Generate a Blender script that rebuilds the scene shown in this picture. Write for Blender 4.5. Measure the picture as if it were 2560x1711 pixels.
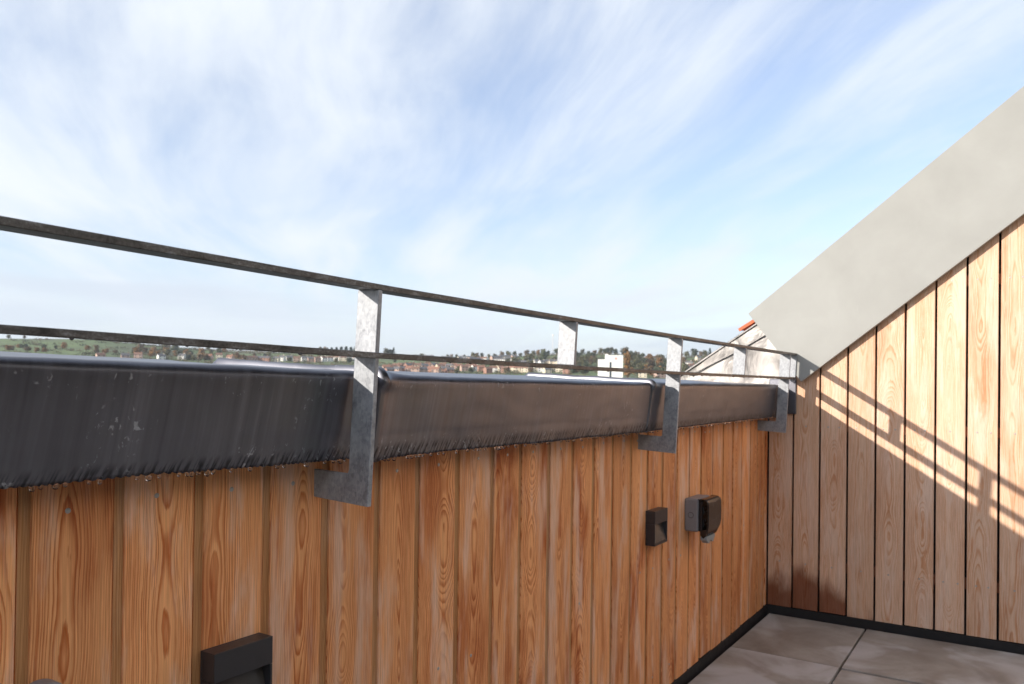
import bpy, bmesh, math, random
from mathutils import Vector, Matrix, noise
random.seed(7)
R = math.radians
scn = bpy.context.scene
col = scn.collection
for o in list(bpy.data.objects): bpy.data.objects.remove(o, do_unlink=True)

# ---------------------------------------------------------------- camera
H = 1.13                                   # eye height above the paving, metres; all measures below are in eye heights
CAM_R = Vector((0.54504, -0.83832, 0.01200))
CAM_U = Vector((-0.01383, 0.00532, 0.99989))
CAM_F = Vector((0.83829, 0.54515, 0.00870))
def W(x, y, z): return Vector((x*H, y*H, (z+1.0)*H))
camd = bpy.data.cameras.new('camera'); cam = bpy.data.objects.new('camera', camd); col.objects.link(cam)
m = Matrix.Identity(4)
for i in range(3):
    m[i][0] = CAM_R[i]; m[i][1] = CAM_U[i]; m[i][2] = -CAM_F[i]
m[0][3], m[1][3], m[2][3] = 0, 0, H
cam.matrix_world = m
camd.sensor_width = 23.5; camd.lens = 1961/2560*23.5; camd.shift_y = 94.1/2560
camd.clip_start = 0.05; camd.clip_end = 20000
camd.dof.use_dof = True; camd.dof.focus_distance = 1.45; camd.dof.aperture_fstop = 7.1
scn.camera = cam

# ---------------------------------------------------------------- light
SUN = Vector((-1.0, 0.515, 0.324)).normalized()      # towards the sun
EL = math.asin(SUN.z); AZ = math.atan2(SUN.x, SUN.y)
sl = bpy.data.lights.new('sun', 'SUN'); so = bpy.data.objects.new('sun', sl); col.objects.link(so)
sl.energy = 2.4; sl.angle = R(0.55); sl.color = (1.0, 0.91, 0.79)
so.rotation_euler = SUN.to_track_quat('Z', 'Y').to_euler()
wd = bpy.data.worlds.new('World'); scn.world = wd; wd.use_nodes = True
scn.view_settings.view_transform = 'Standard'; scn.view_settings.look = 'None'
scn.view_settings.gamma = 1.0; scn.view_settings.use_curve_mapping = False
scn.view_settings.exposure = 1.4

class NT:
    """tiny helper to wire shader nodes"""
    def __init__(s, tree): s.t = tree; s.n = tree.nodes; s.l = tree.links
    def node(s, typ, **kw):
        n = s.n.new(typ)
        for k, v in kw.items():
            setattr(n, k, v)
        return n
    def put(s, sock, v):
        if isinstance(v, bpy.types.NodeSocket): s.l.new(v, sock)
        elif v is not None:
            try: sock.default_value = v
            except Exception: sock.default_value = (*v, 1.0)
    def math(s, op, a, b=None, c=None, clamp=False):
        n = s.node('ShaderNodeMath', operation=op, use_clamp=clamp)
        for i, v in enumerate((a, b, c)):
            if v is not None: s.put(n.inputs[i], v)
        return n.outputs[0]
    def vmath(s, op, a, b=None):
        n = s.node('ShaderNodeVectorMath', operation=op)
        s.put(n.inputs[0], a)
        if b is not None: s.put(n.inputs[1], b)
        return n.outputs[0]
    def xyz(s, x=0.0, y=0.0, z=0.0):
        n = s.node('ShaderNodeCombineXYZ')
        for i, v in enumerate((x, y, z)): s.put(n.inputs[i], v)
        return n.outputs[0]
    def sep(s, v):
        n = s.node('ShaderNodeSeparateXYZ'); s.put(n.inputs[0], v); return n.outputs
    def noise(s, vec=None, scale=5.0, detail=3.0, rough=0.5, dist=0.0, dim='3D', w=None):
        n = s.node('ShaderNodeTexNoise', noise_dimensions=dim)
        if vec is not None and dim != '1D': s.put(n.inputs['Vector'], vec)
        if w is not None: s.put(n.inputs['W'], w)
        n.inputs['Scale'].default_value = scale; n.inputs['Detail'].default_value = detail
        n.inputs['Roughness'].default_value = rough; n.inputs['Distortion'].default_value = dist
        return n.outputs['Fac']
    def ramp(s, fac, stops, interp='LINEAR'):
        n = s.node('ShaderNodeValToRGB'); e = n.color_ramp; e.interpolation = interp
        while len(e.elements) < len(stops): e.elements.new(0.5)
        for el, (p, c) in zip(e.elements, stops):
            el.position = p; el.color = (*c, 1.0) if len(c) == 3 else c
        s.put(n.inputs[0], fac); return n.outputs[0]
    def rng(s, v, a, b, c=0.0, d=1.0, smooth=True):
        n = s.node('ShaderNodeMapRange', interpolation_type='SMOOTHSTEP' if smooth else 'LINEAR')
        for i, q in enumerate((v, a, b, c, d)): s.put(n.inputs[i], q)
        return n.outputs[0]
    def mix(s, fac, a, b, blend='MIX'):
        n = s.node('ShaderNodeMix', data_type='RGBA', blend_type=blend)
        s.put(n.inputs[0], fac); s.put(n.inputs[6], a); s.put(n.inputs[7], b)
        return n.outputs[2]
    def bump(s, h, strength=0.3, dist=0.002):
        n = s.node('ShaderNodeBump'); n.inputs['Strength'].default_value = strength
        n.inputs['Distance'].default_value = dist; s.put(n.inputs['Height'], h); return n.outputs[0]

def rgb4(c): return (c[0], c[1], c[2], 1.0)

def world_nodes():
    t = NT(wd.node_tree); t.n.clear()
    out = t.node('ShaderNodeOutputWorld'); bg = t.node('ShaderNodeBackground')
    t.l.new(bg.outputs[0], out.inputs[0]); bg.inputs['Strength'].default_value = 0.14
    sky = t.node('ShaderNodeTexSky', sky_type='NISHITA', sun_disc=False)
    sky.sun_elevation = EL; sky.sun_rotation = AZ
    sky.air_density = 1.0; sky.dust_density = 0.6; sky.ozone_density = 1.6; sky.altitude = 60
    d = t.node('ShaderNodeTexCoord').outputs['Generated']
    x, y, z = t.sep(d)
    zc = t.math('MAXIMUM', z, 0.0)
    k = t.math('DIVIDE', 1.0, t.math('ADD', zc, 0.10))
    px = t.math('MULTIPLY', x, k); py = t.math('MULTIPLY', y, k)
    a = R(46)
    u = t.math('ADD', t.math('MULTIPLY', px, math.cos(a)), t.math('MULTIPLY', py, math.sin(a)))
    v = t.math('SUBTRACT', t.math('MULTIPLY', py, math.cos(a)), t.math('MULTIPLY', px, math.sin(a)))
    warp = t.noise(t.xyz(u, v, 3.1), 0.45, 2, 0.45)
    v2 = t.math('ADD', v, t.math('MULTIPLY', t.math('SUBTRACT', warp, 0.5), 0.75))
    u2 = t.math('ADD', u, t.math('MULTIPLY', t.math('SUBTRACT', t.noise(t.xyz(u, v, 9.7), 0.6, 2, 0.5), 0.5), 0.8))
    fine = t.noise(t.xyz(t.math('MULTIPLY', u2, 0.34), t.math('MULTIPLY', v2, 1.35), 1.7), 1.7, 10, 0.60, 0.25)
    big = t.noise(t.xyz(t.math('MULTIPLY', u2, 0.55), t.math('MULTIPLY', v2, 0.7), 14.2), 0.75, 4, 0.5)
    s_ = t.math('ADD', t.math('MULTIPLY', fine, 0.85), t.math('MULTIPLY', big, 0.75))
    cov = t.rng(s_, 0.58, 1.00)
    cov = t.math('ADD', t.math('MULTIPLY', cov, 0.80), 0.18)
    # thin grey stratus bars low over the hills
    bars = t.noise(t.xyz(t.math('MULTIPLY', px, 0.30), t.math('MULTIPLY', py, 0.30), t.math('MULTIPLY', z, 16.0)), 1.0, 5, 0.55, 0.3)
    low = t.math('MULTIPLY', t.rng(bars, 0.47, 0.66), t.math('MULTIPLY', t.rng(z, 0.03, 0.07), t.rng(z, 0.19, 0.11)))
    white = (2.62, 2.78, 2.98, 1); grey = (2.05, 2.25, 2.60, 1)
    blue = t.vmath('MULTIPLY', sky.outputs[0], (0.68, 0.635, 0.69))
    c = t.mix(cov, blue, white)
    c = t.mix(t.math('MULTIPLY', low, 0.75), c, grey)
    # pale, milky air towards the horizon
    hz = t.rng(z, 0.16, 0.0)
    c = t.mix(t.math('MULTIPLY', hz, 0.55), c, (2.30, 2.62, 2.95, 1))
    t.l.new(c, bg.inputs['Color'])
world_nodes()

# ---------------------------------------------------------------- materials
def mat(name):
    M = bpy.data.materials.new(name); M.use_nodes = True
    t = NT(M.node_tree); t.n.clear()
    o = t.node('ShaderNodeOutputMaterial'); b = t.node('ShaderNodeBsdfPrincipled')
    t.l.new(b.outputs[0], o.inputs[0])
    return M, t, b

def simple(name, c, rough=0.6, metal=0.0, var=0.12, scale=30.0, bump=0.0, **kw):
    M, t, b = mat(name)
    n = t.noise(t.node('ShaderNodeTexCoord').outputs['Object'], scale, 4, 0.6)
    f = t.rng(n, 0.3, 0.7, 1-var, 1+var, False)
    t.put(b.inputs['Base Color'], t.vmath('MULTIPLY', t.xyz(f, f, f), c))
    t.put(b.inputs['Roughness'], t.rng(n, 0.3, 0.7, rough*0.9, min(1, rough*1.12), False))
    b.inputs['Metallic'].default_value = metal
    if bump: t.put(b.inputs['Normal'], t.bump(n, bump, 0.002))
    for k, v in kw.items(): b.inputs[k].default_value = v
    return M

def larch(name, early, late, stain, pale, spacing, pale_amt, dark_amt):
    """sawn larch: rings of a log cut lengthwise. Object colour: r = heart position, g = grain openness, b = tone, alpha = wet height"""
    M, t, b = mat(name)
    oi = t.node('ShaderNodeObjectInfo')
    seed = t.math('MULTIPLY', oi.outputs['Random'], 61.0)
    cr, cg, cb = t.sep(oi.outputs['Color']); al = oi.outputs['Alpha']
    P = t.node('ShaderNodeTexCoord').outputs['Object']
    x, y, z = t.sep(P)
    Q = t.xyz(x, y, t.math('ADD', z, t.math('MULTIPLY', seed, 3.0)))
    zs = t.math('ADD', z, t.math('MULTIPLY', seed, 7.3))
    wob = t.noise(None, 1.6, 2, 0.5, dim='1D', w=zs)
    dx = t.math('SUBTRACT', x, t.math('ADD', cr, t.math('MULTIPLY', t.math('SUBTRACT', wob, 0.5), 0.030)))
    n1 = t.noise(None, 0.9, 3.0, 0.62, dim='1D', w=t.math('ADD', zs, 31.0))
    d = t.math('ADD', t.math('MULTIPLY', t.math('SUBTRACT', n1, 0.5), t.math('MULTIPLY', cg, 0.20)), t.math('ADD', 0.018, t.math('MULTIPLY', oi.outputs['Random'], 0.035)))
    rr = t.math('SQRT', t.math('ADD', t.math('MULTIPLY', dx, dx), t.math('MULTIPLY', d, d)))
    jig = t.noise(t.vmath('MULTIPLY', Q, (70, 70, 9)), 1.0, 3, 0.6)
    broad = t.noise(t.vmath('MULTIPLY', Q, (16, 16, 3)), 1.0, 2, 0.5)
    ring = t.math('ADD', t.math('DIVIDE', rr, spacing), t.math('ADD', t.math('MULTIPLY', jig, 0.85), t.math('MULTIPLY', broad, 1.3)))
    uneven = t.noise(None, 1.0, 2, 0.6, dim='1D', w=t.math('ADD', t.math('MULTIPLY', rr, 95.0), seed))
    ring = t.math('ADD', ring, t.math('MULTIPLY', uneven, 2.6))
    fuzz = t.noise(t.vmath('MULTIPLY', Q, (420, 420, 26)), 1.0, 3, 0.65)
    ring = t.math('ADD', ring, t.math('MULTIPLY', t.math('SUBTRACT', fuzz, 0.5), 0.38))
    fr = t.math('FRACT', ring)
    lw = t.ramp(fr, [(0.0, (0.70,)*3), (0.07, (0.02,)*3), (0.45, (0.10,)*3), (0.74, (0.70,)*3), (0.90, (1.0,)*3), (1.0, (0.70,)*3)])
    lw = t.math('MULTIPLY', t.sep(lw)[0], t.rng(t.noise(t.vmath('MULTIPLY', Q, (22, 22, 1.6)), 1.0, 2, 0.5), 0.30, 0.62, 0.35, 1.0))
    c = t.mix(lw, rgb4(early), rgb4(late))
    # broad patches: wet reddish stain and greyed, washed wood
    st = t.noise(t.vmath('MULTIPLY', Q, (11, 11, 2.1)), 1.0, 4, 0.58, 0.5)
    stf = t.math('MULTIPLY', t.math('MULTIPLY', t.rng(st, 0.46, 0.68), t.math('ADD', 0.35, t.math('MULTIPLY', oi.outputs['Random'], 0.95))), dark_amt)
    c = t.mix(stf, c, t.mix(1.0, c, rgb4(stain), 'MULTIPLY'))
    gp = t.noise(t.vmath('MULTIPLY', Q, (17, 17, 2.6)), 1.0, 5, 0.6, 0.3)
    c = t.mix(t.math('MULTIPLY', t.rng(gp, 0.47, 0.66), pale_amt), c, rgb4(pale))
    # fibres and per-board tone
    fib = t.noise(t.vmath('MULTIPLY', Q, (900, 900, 14)), 1.0, 2, 0.5)
    f = t.math('MULTIPLY', t.rng(fib, 0.25, 0.75, 0.78, 1.22, False), t.math('ADD', 0.62, t.math('MULTIPLY', cb, 0.62)))
    c = t.vmath('MULTIPLY', c, t.xyz(f, t.math('POWER', f, 1.12), t.math('POWER', f, 1.25)))
    # rain-soaked foot of the board, ragged upper limit
    wn = t.noise(t.vmath('MULTIPLY', Q, (13, 13, 5)), 1.0, 3, 0.5)
    wl = t.math('ADD', al, t.math('MULTIPLY', t.math('SUBTRACT', wn, 0.5), 0.30))
    wet = t.math('MULTIPLY', t.rng(t.math('SUBTRACT', wl, z), -0.05, 0.09), t.rng(al, 0.0, 0.03))
    c = t.mix(wet, c, t.mix(1.0, c, (0.34, 0.20, 0.15, 1), 'MULTIPLY'))
    t.put(b.inputs['Base Color'], c)
    t.put(b.inputs['Roughness'], t.math('SUBTRACT', t.rng(lw, 0, 1, 0.66, 0.52, False), t.math('MULTIPLY', wet, 0.22)))
    b.inputs['Specular IOR Level'].default_value = 0.35
    hgt = t.math('ADD', t.math('MULTIPLY', lw, 0.8), t.math('MULTIPLY', fib, 0.5))
    t.put(b.inputs['Normal'], t.bump(hgt, 0.35, 0.0012))
    return M
M_LARCH_A = larch('larch_parapet', (0.80, 0.385, 0.165), (0.46, 0.120, 0.027), (0.58, 0.34, 0.20), (0.74, 0.50, 0.37), 0.0031, 0.75, 1.0)
M_TONGUE = larch('larch_tongue_recess_shade', (0.52, 0.27, 0.115), (0.31, 0.115, 0.034), (0.66, 0.50, 0.38), (0.50, 0.34, 0.22), 0.0030, 0.4, 0.6)  # browner tongue wood, with part of the recess shade put into its colour
M_LARCH_B = larch('larch_gable', (0.70, 0.485, 0.350), (0.55, 0.265, 0.130), (0.76, 0.60, 0.50), (0.72, 0.555, 0.455), 0.0042, 0.55, 0.45)

def lead_mat():
    M, t, b = mat('lead_sheet')
    P = t.node('ShaderNodeTexCoord').outputs['Object']
    x, y, z = t.sep(P)
    streak = t.noise(t.xyz(t.math('MULTIPLY', t.math('ADD', x, t.math('MULTIPLY', z, -0.10)), 70), t.math('MULTIPLY', y, 3), t.math('MULTIPLY', z, 2.2)), 1.0, 4, 0.6)
    cloud = t.noise(P, 5.0, 4, 0.6, 0.5)
    c = t.ramp(t.math('ADD', t.math('MULTIPLY', streak, 0.6), t.math('MULTIPLY', cloud, 0.4)), [(0.32, (0.118, 0.120, 0.142)), (0.55, (0.165, 0.170, 0.200)), (0.75, (0.24, 0.250, 0.29))])
    # white carbonate marks: small smears, mostly close to the drip edge and the top bend
    sp = t.noise(t.xyz(t.math('MULTIPLY', x, 95), t.math('MULTIPLY', y, 60), t.math('MULTIPLY', z, 60)), 1.0, 3, 0.65, 0.8)
    zone = t.noise(P, 11.0, 2, 0.5)
    band = t.math('MAXIMUM', t.rng(z, -0.088, -0.112), t.math('MULTIPLY', t.rng(z, -0.012, 0.004), t.rng(z, 0.016, 0.006)))
    zz_ = t.math('ADD', zone, t.math('MULTIPLY', band, 0.16))
    sm = t.math('MULTIPLY', t.rng(sp, 0.605, 0.68), t.rng(zz_, 0.575, 0.68))
    dash = t.noise(t.xyz(t.math('MULTIPLY', t.math('ADD', x, t.math('MULTIPLY', z, -0.45)), 130), 0.0, t.math('MULTIPLY', z, 16)), 1.0, 2, 0.5)
    drip = t.math('MULTIPLY', t.rng(dash, 0.42, 0.60), t.rng(z, -0.106, -0.124))
    c = t.mix(t.math('MULTIPLY', drip, 0.8), c, (0.020, 0.020, 0.024, 1))
    scr = t.noise(t.xyz(t.math('MULTIPLY', x, 14), 0.0, t.math('MULTIPLY', z, 420)), 1.0, 2, 0.5)
    sm = t.math('MAXIMUM', sm, t.math('MULTIPLY', t.math('MULTIPLY', t.rng(scr, 0.73, 0.80), t.rng(cloud, 0.54, 0.66)), 0.8))
    c = t.mix(t.math('MULTIPLY', sm, 0.75), c, (0.50, 0.53, 0.58, 1))
    t.put(b.inputs['Base Color'], c)
    b.inputs['Metallic'].default_value = 0.72
    r = t.math('ADD', t.rng(streak, 0.3, 0.7, 0.32, 0.46, False), t.math('MULTIPLY', sm, 0.35))
    t.put(b.inputs['Roughness'], r)
    t.put(b.inputs['Normal'], t.bump(t.math('ADD', streak, t.math('MULTIPLY', cloud, 1.5)), 0.12, 0.002))
    return M
M_LEAD = lead_mat()

def galv_mat():
    M, t, b = mat('galvanised_steel')
    P = t.node('ShaderNodeTexCoord').outputs['Object']
    x, y, z = t.sep(P)
    v = t.node('ShaderNodeTexVoronoi'); v.inputs['Scale'].default_value = 160; t.put(v.inputs['Vector'], P)
    sp = t.sep(v.outputs['Color'])[0]
    n = t.noise(t.vmath('MULTIPLY', P, (34, 34, 22)), 1.0, 5, 0.65, 0.4)
    br = t.noise(t.vmath('MULTIPLY', P, (200, 300, 90)), 1.0, 4, 0.65)
    f = t.math('ADD', t.math('MULTIPLY', sp, 0.10), t.math('ADD', t.math('MULTIPLY', n, 0.62), t.math('MULTIPLY', br, 0.32)))
    c = t.ramp(f, [(0.34, (0.15, 0.158, 0.18)), (0.50, (0.29, 0.31, 0.345)), (0.68, (0.42, 0.44, 0.475))])
    t.put(b.inputs['Base Color'], c); b.inputs['Metallic'].default_value = 0.15
    t.put(b.inputs['Roughness'], t.rng(n, 0.3, 0.7, 0.40, 0.60, False))
    t.put(b.inputs['Normal'], t.bump(t.math('ADD', n, t.math('MULTIPLY', br, 0.5)), 0.25, 0.0008))
    return M
M_GALV = galv_mat()

def rail_mat():
    M, t, b = mat('weathered_galvanised_rail')
    P = t.node('ShaderNodeTexCoord').outputs['Object']
    n = t.noise(t.vmath('MULTIPLY', P, (22, 60, 60)), 1.0, 6, 0.72, 0.6)
    fine = t.noise(P, 260.0, 4, 0.7)
    blk = t.noise(t.vmath('MULTIPLY', P, (9, 9, 9)), 1.0, 1, 0.5)
    f = t.math('ADD', t.math('MULTIPLY', n, 0.58), t.math('ADD', t.math('MULTIPLY', fine, 0.26), t.math('MULTIPLY', blk, 0.16)))
    c = t.ramp(f, [(0.40, (0.050, 0.048, 0.046)), (0.52, (0.13, 0.125, 0.12)), (0.60, (0.24, 0.245, 0.255)), (0.72, (0.42, 0.43, 0.45))])
    t.put(b.inputs['Base Color'], c); b.inputs['Metallic'].default_value = 0.35
    t.put(b.inputs['Roughness'], t.rng(n, 0.3, 0.7, 0.38, 0.62, False))
    t.put(b.inputs['Normal'], t.bump(f, 0.35, 0.001))
    return M
M_RAIL = rail_mat()

def trim_mat():
    M, t, b = mat('pale_fibre_cement')
    P = t.node('ShaderNodeTexCoord').outputs['Object']
    n = t.noise(P, 4.0, 6, 0.6, 0.3); g = t.noise(P, 420.0, 2, 0.5)
    sc = t.noise(t.vmath('MULTIPLY', P, (3, 60, 7)), 1.0, 2, 0.5, 0.4)
    f = t.math('ADD', t.math('MULTIPLY', n, 0.8), t.math('MULTIPLY', g, 0.2))
    c = t.ramp(f, [(0.30, (0.272, 0.276, 0.268)), (0.55, (0.305, 0.310, 0.302)), (0.75, (0.335, 0.341, 0.334))])
    c = t.mix(t.math('MULTIPLY', t.rng(sc, 0.72, 0.80), 0.35), c, (0.40, 0.398, 0.39, 1))
    t.put(b.inputs['Base Color'], c); b.inputs['Roughness'].default_value = 0.62
    t.put(b.inputs['Normal'], t.bump(g, 0.10, 0.0006))
    return M
M_TRIM = trim_mat()

def slab_mat():
    M, t, b = mat('concrete_paving')
    oi = t.node('ShaderNodeObjectInfo'); P = t.node('ShaderNodeTexCoord').outputs['Object']
    Q = t.vmath('ADD', P, t.xyz(t.math('MULTIPLY', oi.outputs['Random'], 17.0), t.math('MULTIPLY', oi.outputs['Random'], 5.0), 0.0))
    n = t.noise(Q, 3.4, 6, 0.62, 0.5); w = t.noise(Q, 2.3, 4, 0.55, 0.7); g = t.noise(Q, 300.0, 3, 0.6)
    c = t.ramp(n, [(0.30, (0.20, 0.172, 0.152)), (0.52, (0.285, 0.262, 0.238)), (0.72, (0.38, 0.362, 0.345))])
    # pale lime bloom, darker damp
    x, y, z = t.sep(P)
    c = t.mix(t.math('MULTIPLY', t.rng(w, 0.48, 0.66), 0.75), c, (0.47, 0.47, 0.49, 1))
    dk = t.rng(t.noise(Q, 2.9, 3, 0.5, 0.4), 0.55, 0.70)
    c = t.mix(t.math('MULTIPLY', dk, 0.6), c, (0.115, 0.100, 0.090, 1))
    f = t.rng(g, 0.25, 0.75, 0.88, 1.12, False)
    t.put(b.inputs['Base Color'], t.vmath('MULTIPLY', c, t.xyz(f, f, f)))
    t.put(b.inputs['Roughness'], t.math('SUBTRACT', 0.78, t.math('MULTIPLY', dk, 0.3)))
    t.put(b.inputs['Normal'], t.bump(g, 0.25, 0.001))
    return M
M_SLAB = slab_mat()
M_BLACK = simple('black_membrane', (0.010, 0.010, 0.012), 0.7)
M_BATTEN = simple('red_brown_batten', (0.20, 0.075, 0.035), 0.75, var=0.3)
M_NAIL = simple('steel_nail_head', (0.42, 0.41, 0.40), 0.4, 0.7, scale=200)
M_ANTH = simple('anthracite_powder_coat', (0.030, 0.029, 0.034), 0.38, 0.0, 0.06, 90)
M_LENS = simple('frosted_lamp_glass', (0.060, 0.054, 0.050), 0.18, 0.0, 0.06, 60)
M_GREY = simple('grey_moulded_plastic', (0.215, 0.215, 0.235), 0.45, 0.0, 0.05, 60)
M_GREYL = simple('light_grey_rubber', (0.26, 0.29, 0.31), 0.5, 0.0, 0.1, 60)
M_SMOKE = simple('smoked_glossy_lid', (0.022, 0.017, 0.015), 0.16, 0.0, 0.05, 40)
M_PLATE = simple('black_socket_face', (0.018, 0.019, 0.024), 0.22, 0.0, 0.05, 60)
M_CLAY = simple('orange_clay_tile', (0.50, 0.13, 0.055), 0.7, 0.0, 0.2, 25, 0.15)
BOUNCE_WALL_PALE = simple('bounce_wall_render', (0.82, 0.79, 0.74), 0.85, 0.0, 0.06, 40, 0.1)  # for the unseen house wall, kept pale to bounce sun onto the parapet
def water_mat():
    M, t, b = mat('water_drop')
    b.inputs['Base Color'].default_value = (1, 1, 1, 1); b.inputs['Roughness'].default_value = 0.02
    b.inputs['IOR'].default_value = 1.33; b.inputs['Transmission Weight'].default_value = 1.0
    return M
M_WATER = water_mat()

# ---------------------------------------------------------------- mesh helpers
def mesh(name, verts, faces, smooth=False, mt=None):
    me = bpy.data.meshes.new(name); me.from_pydata([tuple(v) for v in verts], [], faces); me.update()
    if smooth: me.polygons.foreach_set('use_smooth', [True]*len(me.polygons))
    if mt: me.materials.append(mt)
    return me
def ob(name, data, parent=None, loc=None, label=None, cat=None, group=None, kind=None):
    o = bpy.data.objects.new(name, data); col.objects.link(o)
    if parent is not None: o.parent = parent
    if loc is not None: o.location = loc
    if label: o['label'] = label
    if cat: o['category'] = cat
    if group: o['group'] = group
    if kind: o['kind'] = kind
    return o
def thing(name, label, cat, loc=(0, 0, 0), group=None): return ob(name, None, None, loc, label, cat, group)
def box_vf(x0, x1, y0, y1, z0, z1, off=0):
    v = [(x, y, z) for z in (z0, z1) for y in (y0, y1) for x in (x0, x1)]
    f = [(0, 2, 3, 1), (4, 5, 7, 6), (0, 1, 5, 4), (2, 6, 7, 3), (0, 4, 6, 2), (1, 3, 7, 5)]
    return v, [tuple(i+off for i in q) for q in f]
def bevelled(me, w, seg=2, angle=30):
    bm = bmesh.new(); bm.from_mesh(me)
    bmesh.ops.remove_doubles(bm, verts=bm.verts, dist=1e-6)
    bmesh.ops.recalc_face_normals(bm, faces=bm.faces)
    ed = [e for e in bm.edges if len(e.link_faces) == 2 and e.calc_face_angle(0) > R(angle)]
    bmesh.ops.bevel(bm, geom=ed, offset=w, segments=seg, affect='EDGES', profile=0.5, clamp_overlap=True)
    bm.to_mesh(me); bm.free(); me.update(); return me
def boxes_mesh(name, boxes, mt, bev=0.0, seg=2):
    V, F = [], []
    for b in boxes:
        v, f = box_vf(*b, off=len(V)); V += v; F += f
    me = mesh(name, V, F, mt=mt)
    return bevelled(me, bev, seg) if bev else me
def prism(name, poly, axis, a, b, mt, bev=0.0, seg=2):
    """extrude a polygon given in the two other axes along an axis from a to b"""
    n = len(poly)
    def P(p, s): return (s, p[0], p[1]) if axis == 'x' else ((p[0], s, p[1]) if axis == 'y' else (p[0], p[1], s))
    V = [P(p, a) for p in poly]+[P(p, b) for p in poly]
    F = [tuple(range(n)), tuple(range(2*n-1, n-1, -1))]+[(i, i+n, (i+1) % n+n, (i+1) % n) for i in range(n)]
    me = mesh(name, V, F, mt=mt)
    bm = bmesh.new(); bm.from_mesh(me); bmesh.ops.recalc_face_normals(bm, faces=bm.faces); bm.to_mesh(me); bm.free()
    return bevelled(me, bev, seg) if bev else me
def lerp_table(tab, x):
    if x <= tab[0][0]: return tab[0][1]
    for (a, p), (b, q) in zip(tab, tab[1:]):
        if x <= b: return p+(q-p)*(x-a)/(b-a)
    return tab[-1][1]
ZT = [(-2, .014), (.37, .0055), (.9, .001), (1.7, -.0005), (2.18, 0.0), (3.6, .006)]
def zoff(x): return lerp_table(ZT, x)          # the parapet is not dead level

# ---------------------------------------------------------------- terrace floor
XB = 3.605; YA = 0.962
floor = ob('terrace_floor', boxes_mesh('terrace_floor', [(-3*H, (XB+.16)*H, -1.9*H, (YA+.32)*H, -0.30, -0.035)], M_BLACK), kind='structure')
xs = [XB-.016-.556*i for i in range(0, 9)]; ys = [YA-.014, .545, -.045, -.635, -1.225, -1.80]
for i in range(len(xs)-1):
    for j in range(len(ys)-1):
        x0, x1, y0, y1 = xs[i+1]*H+.0032, xs[i]*H-.0032, ys[j+1]*H+.0042, ys[j]*H-.0042
        dz = random.uniform(-.0015, .0012) - (0.004 if (i, j) == (1, 1) else 0)
        me = boxes_mesh('paving_slab', [(-(x1-x0)/2, (x1-x0)/2, -(y1-y0)/2, (y1-y0)/2, -.032, 0)], M_SLAB, 0.003, 2)
        o = ob('paving_slab', me, floor, ((x0+x1)/2, (y0+y1)/2, dz))
        o.rotation_euler = (random.uniform(-.001, .001), random.uniform(-.001, .001), random.uniform(-.002, .002))

# ---------------------------------------------------------------- parapet wall with larch boards
wall = thing('parapet_wall', 'low parapet wall clad in upright orange larch boards below the lead coping', 'wall', W(0, YA, -1))
def inv(v, o): return Vector(v)-Vector(o)
WO = W(0, YA, -1)
ob('wall_core', boxes_mesh('wall_core', [(-2.0*H, (XB+.02)*H, .030*H, .30*H, 0.0, (1.0)*H)], M_BLACK), wall)
ob('base_channel', boxes_mesh('base_channel', [(-2.0*H, (XB-.002)*H, -.004*H, .020*H, -0.034, 0.034)], M_BLACK), wall)
edges = [-.86, -.74, -.62, -.50, -.38, -.262, -.14, -.02, .10, .216, .332, .448, .562, .678, .795, .915, 1.040, 1.151, 1.277, 1.402, 1.517, 1.645, 1.766, 1.882, 1.999, 2.125, 2.246, 2.365, 2.489, 2.606, 2.725, 2.850, 2.973, 3.091, 3.213, 3.332, 3.447, 3.560, 3.6045]
lip, dep, gap = .0128, .0042, .0030
nail_me = None
def make_nail():
    V = [(0, -.0010, 0)]; n = 12
    for r, yy in ((.0030, -.0008), (.0040, 0.0), (.0040, .004)):
        V += [(r*math.cos(2*math.pi*k/n), yy, r*math.sin(2*math.pi*k/n)) for k in range(n)]
    F = [(0, 1+(k+1) % n, 1+k) for k in range(n)]
    for q in range(2): F += [(1+q*n+k, 1+q*n+(k+1) % n, 1+(q+1)*n+(k+1) % n, 1+(q+1)*n+k) for k in range(n)]
    return mesh('nail', V, F, mt=M_NAIL)
nail_me = make_nail()
zb, zt = 0.034, 0.915*H
for i in range(len(edges)-1):
    x0, x1 = edges[i]*H, (edges[i+1]-gap)*H; w = x1-x0; L = lip*H*random.uniform(.9, 1.1); d = dep*H; th = .018
    pr = random.uniform(-.0009, .0009)
    e = .0012
    poly = [(0, d), (L-.001, d), (L, d-.001), (L, pr+e), (L+e, pr), (w-e, pr), (w, pr+e), (w, th), (0, th)]
    foot = zb + random.uniform(-.004, .006)
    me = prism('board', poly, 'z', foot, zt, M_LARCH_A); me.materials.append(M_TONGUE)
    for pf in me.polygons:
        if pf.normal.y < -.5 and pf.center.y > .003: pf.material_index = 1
    o = ob('board', me, wall, (x0, 0, 0))
    big = random.random()
    o.color = (random.uniform(.25, .75)*w, random.choice([.35, .55, .8, 1.0, 1.0]), random.uniform(.46, .82), 0.0)
    for zz in (-.154, -.56, -.90):
        for fx in ((.5,) if random.random() < .75 else (.35, .68)):
            if abs(zz+.154) < .01 or random.random() < .35:
                ob('nail', nail_me, o, (L+(w-L)*(fx+random.uniform(-.10, .10)), pr, (1+zz+random.uniform(-.004, .004))*H))

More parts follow.
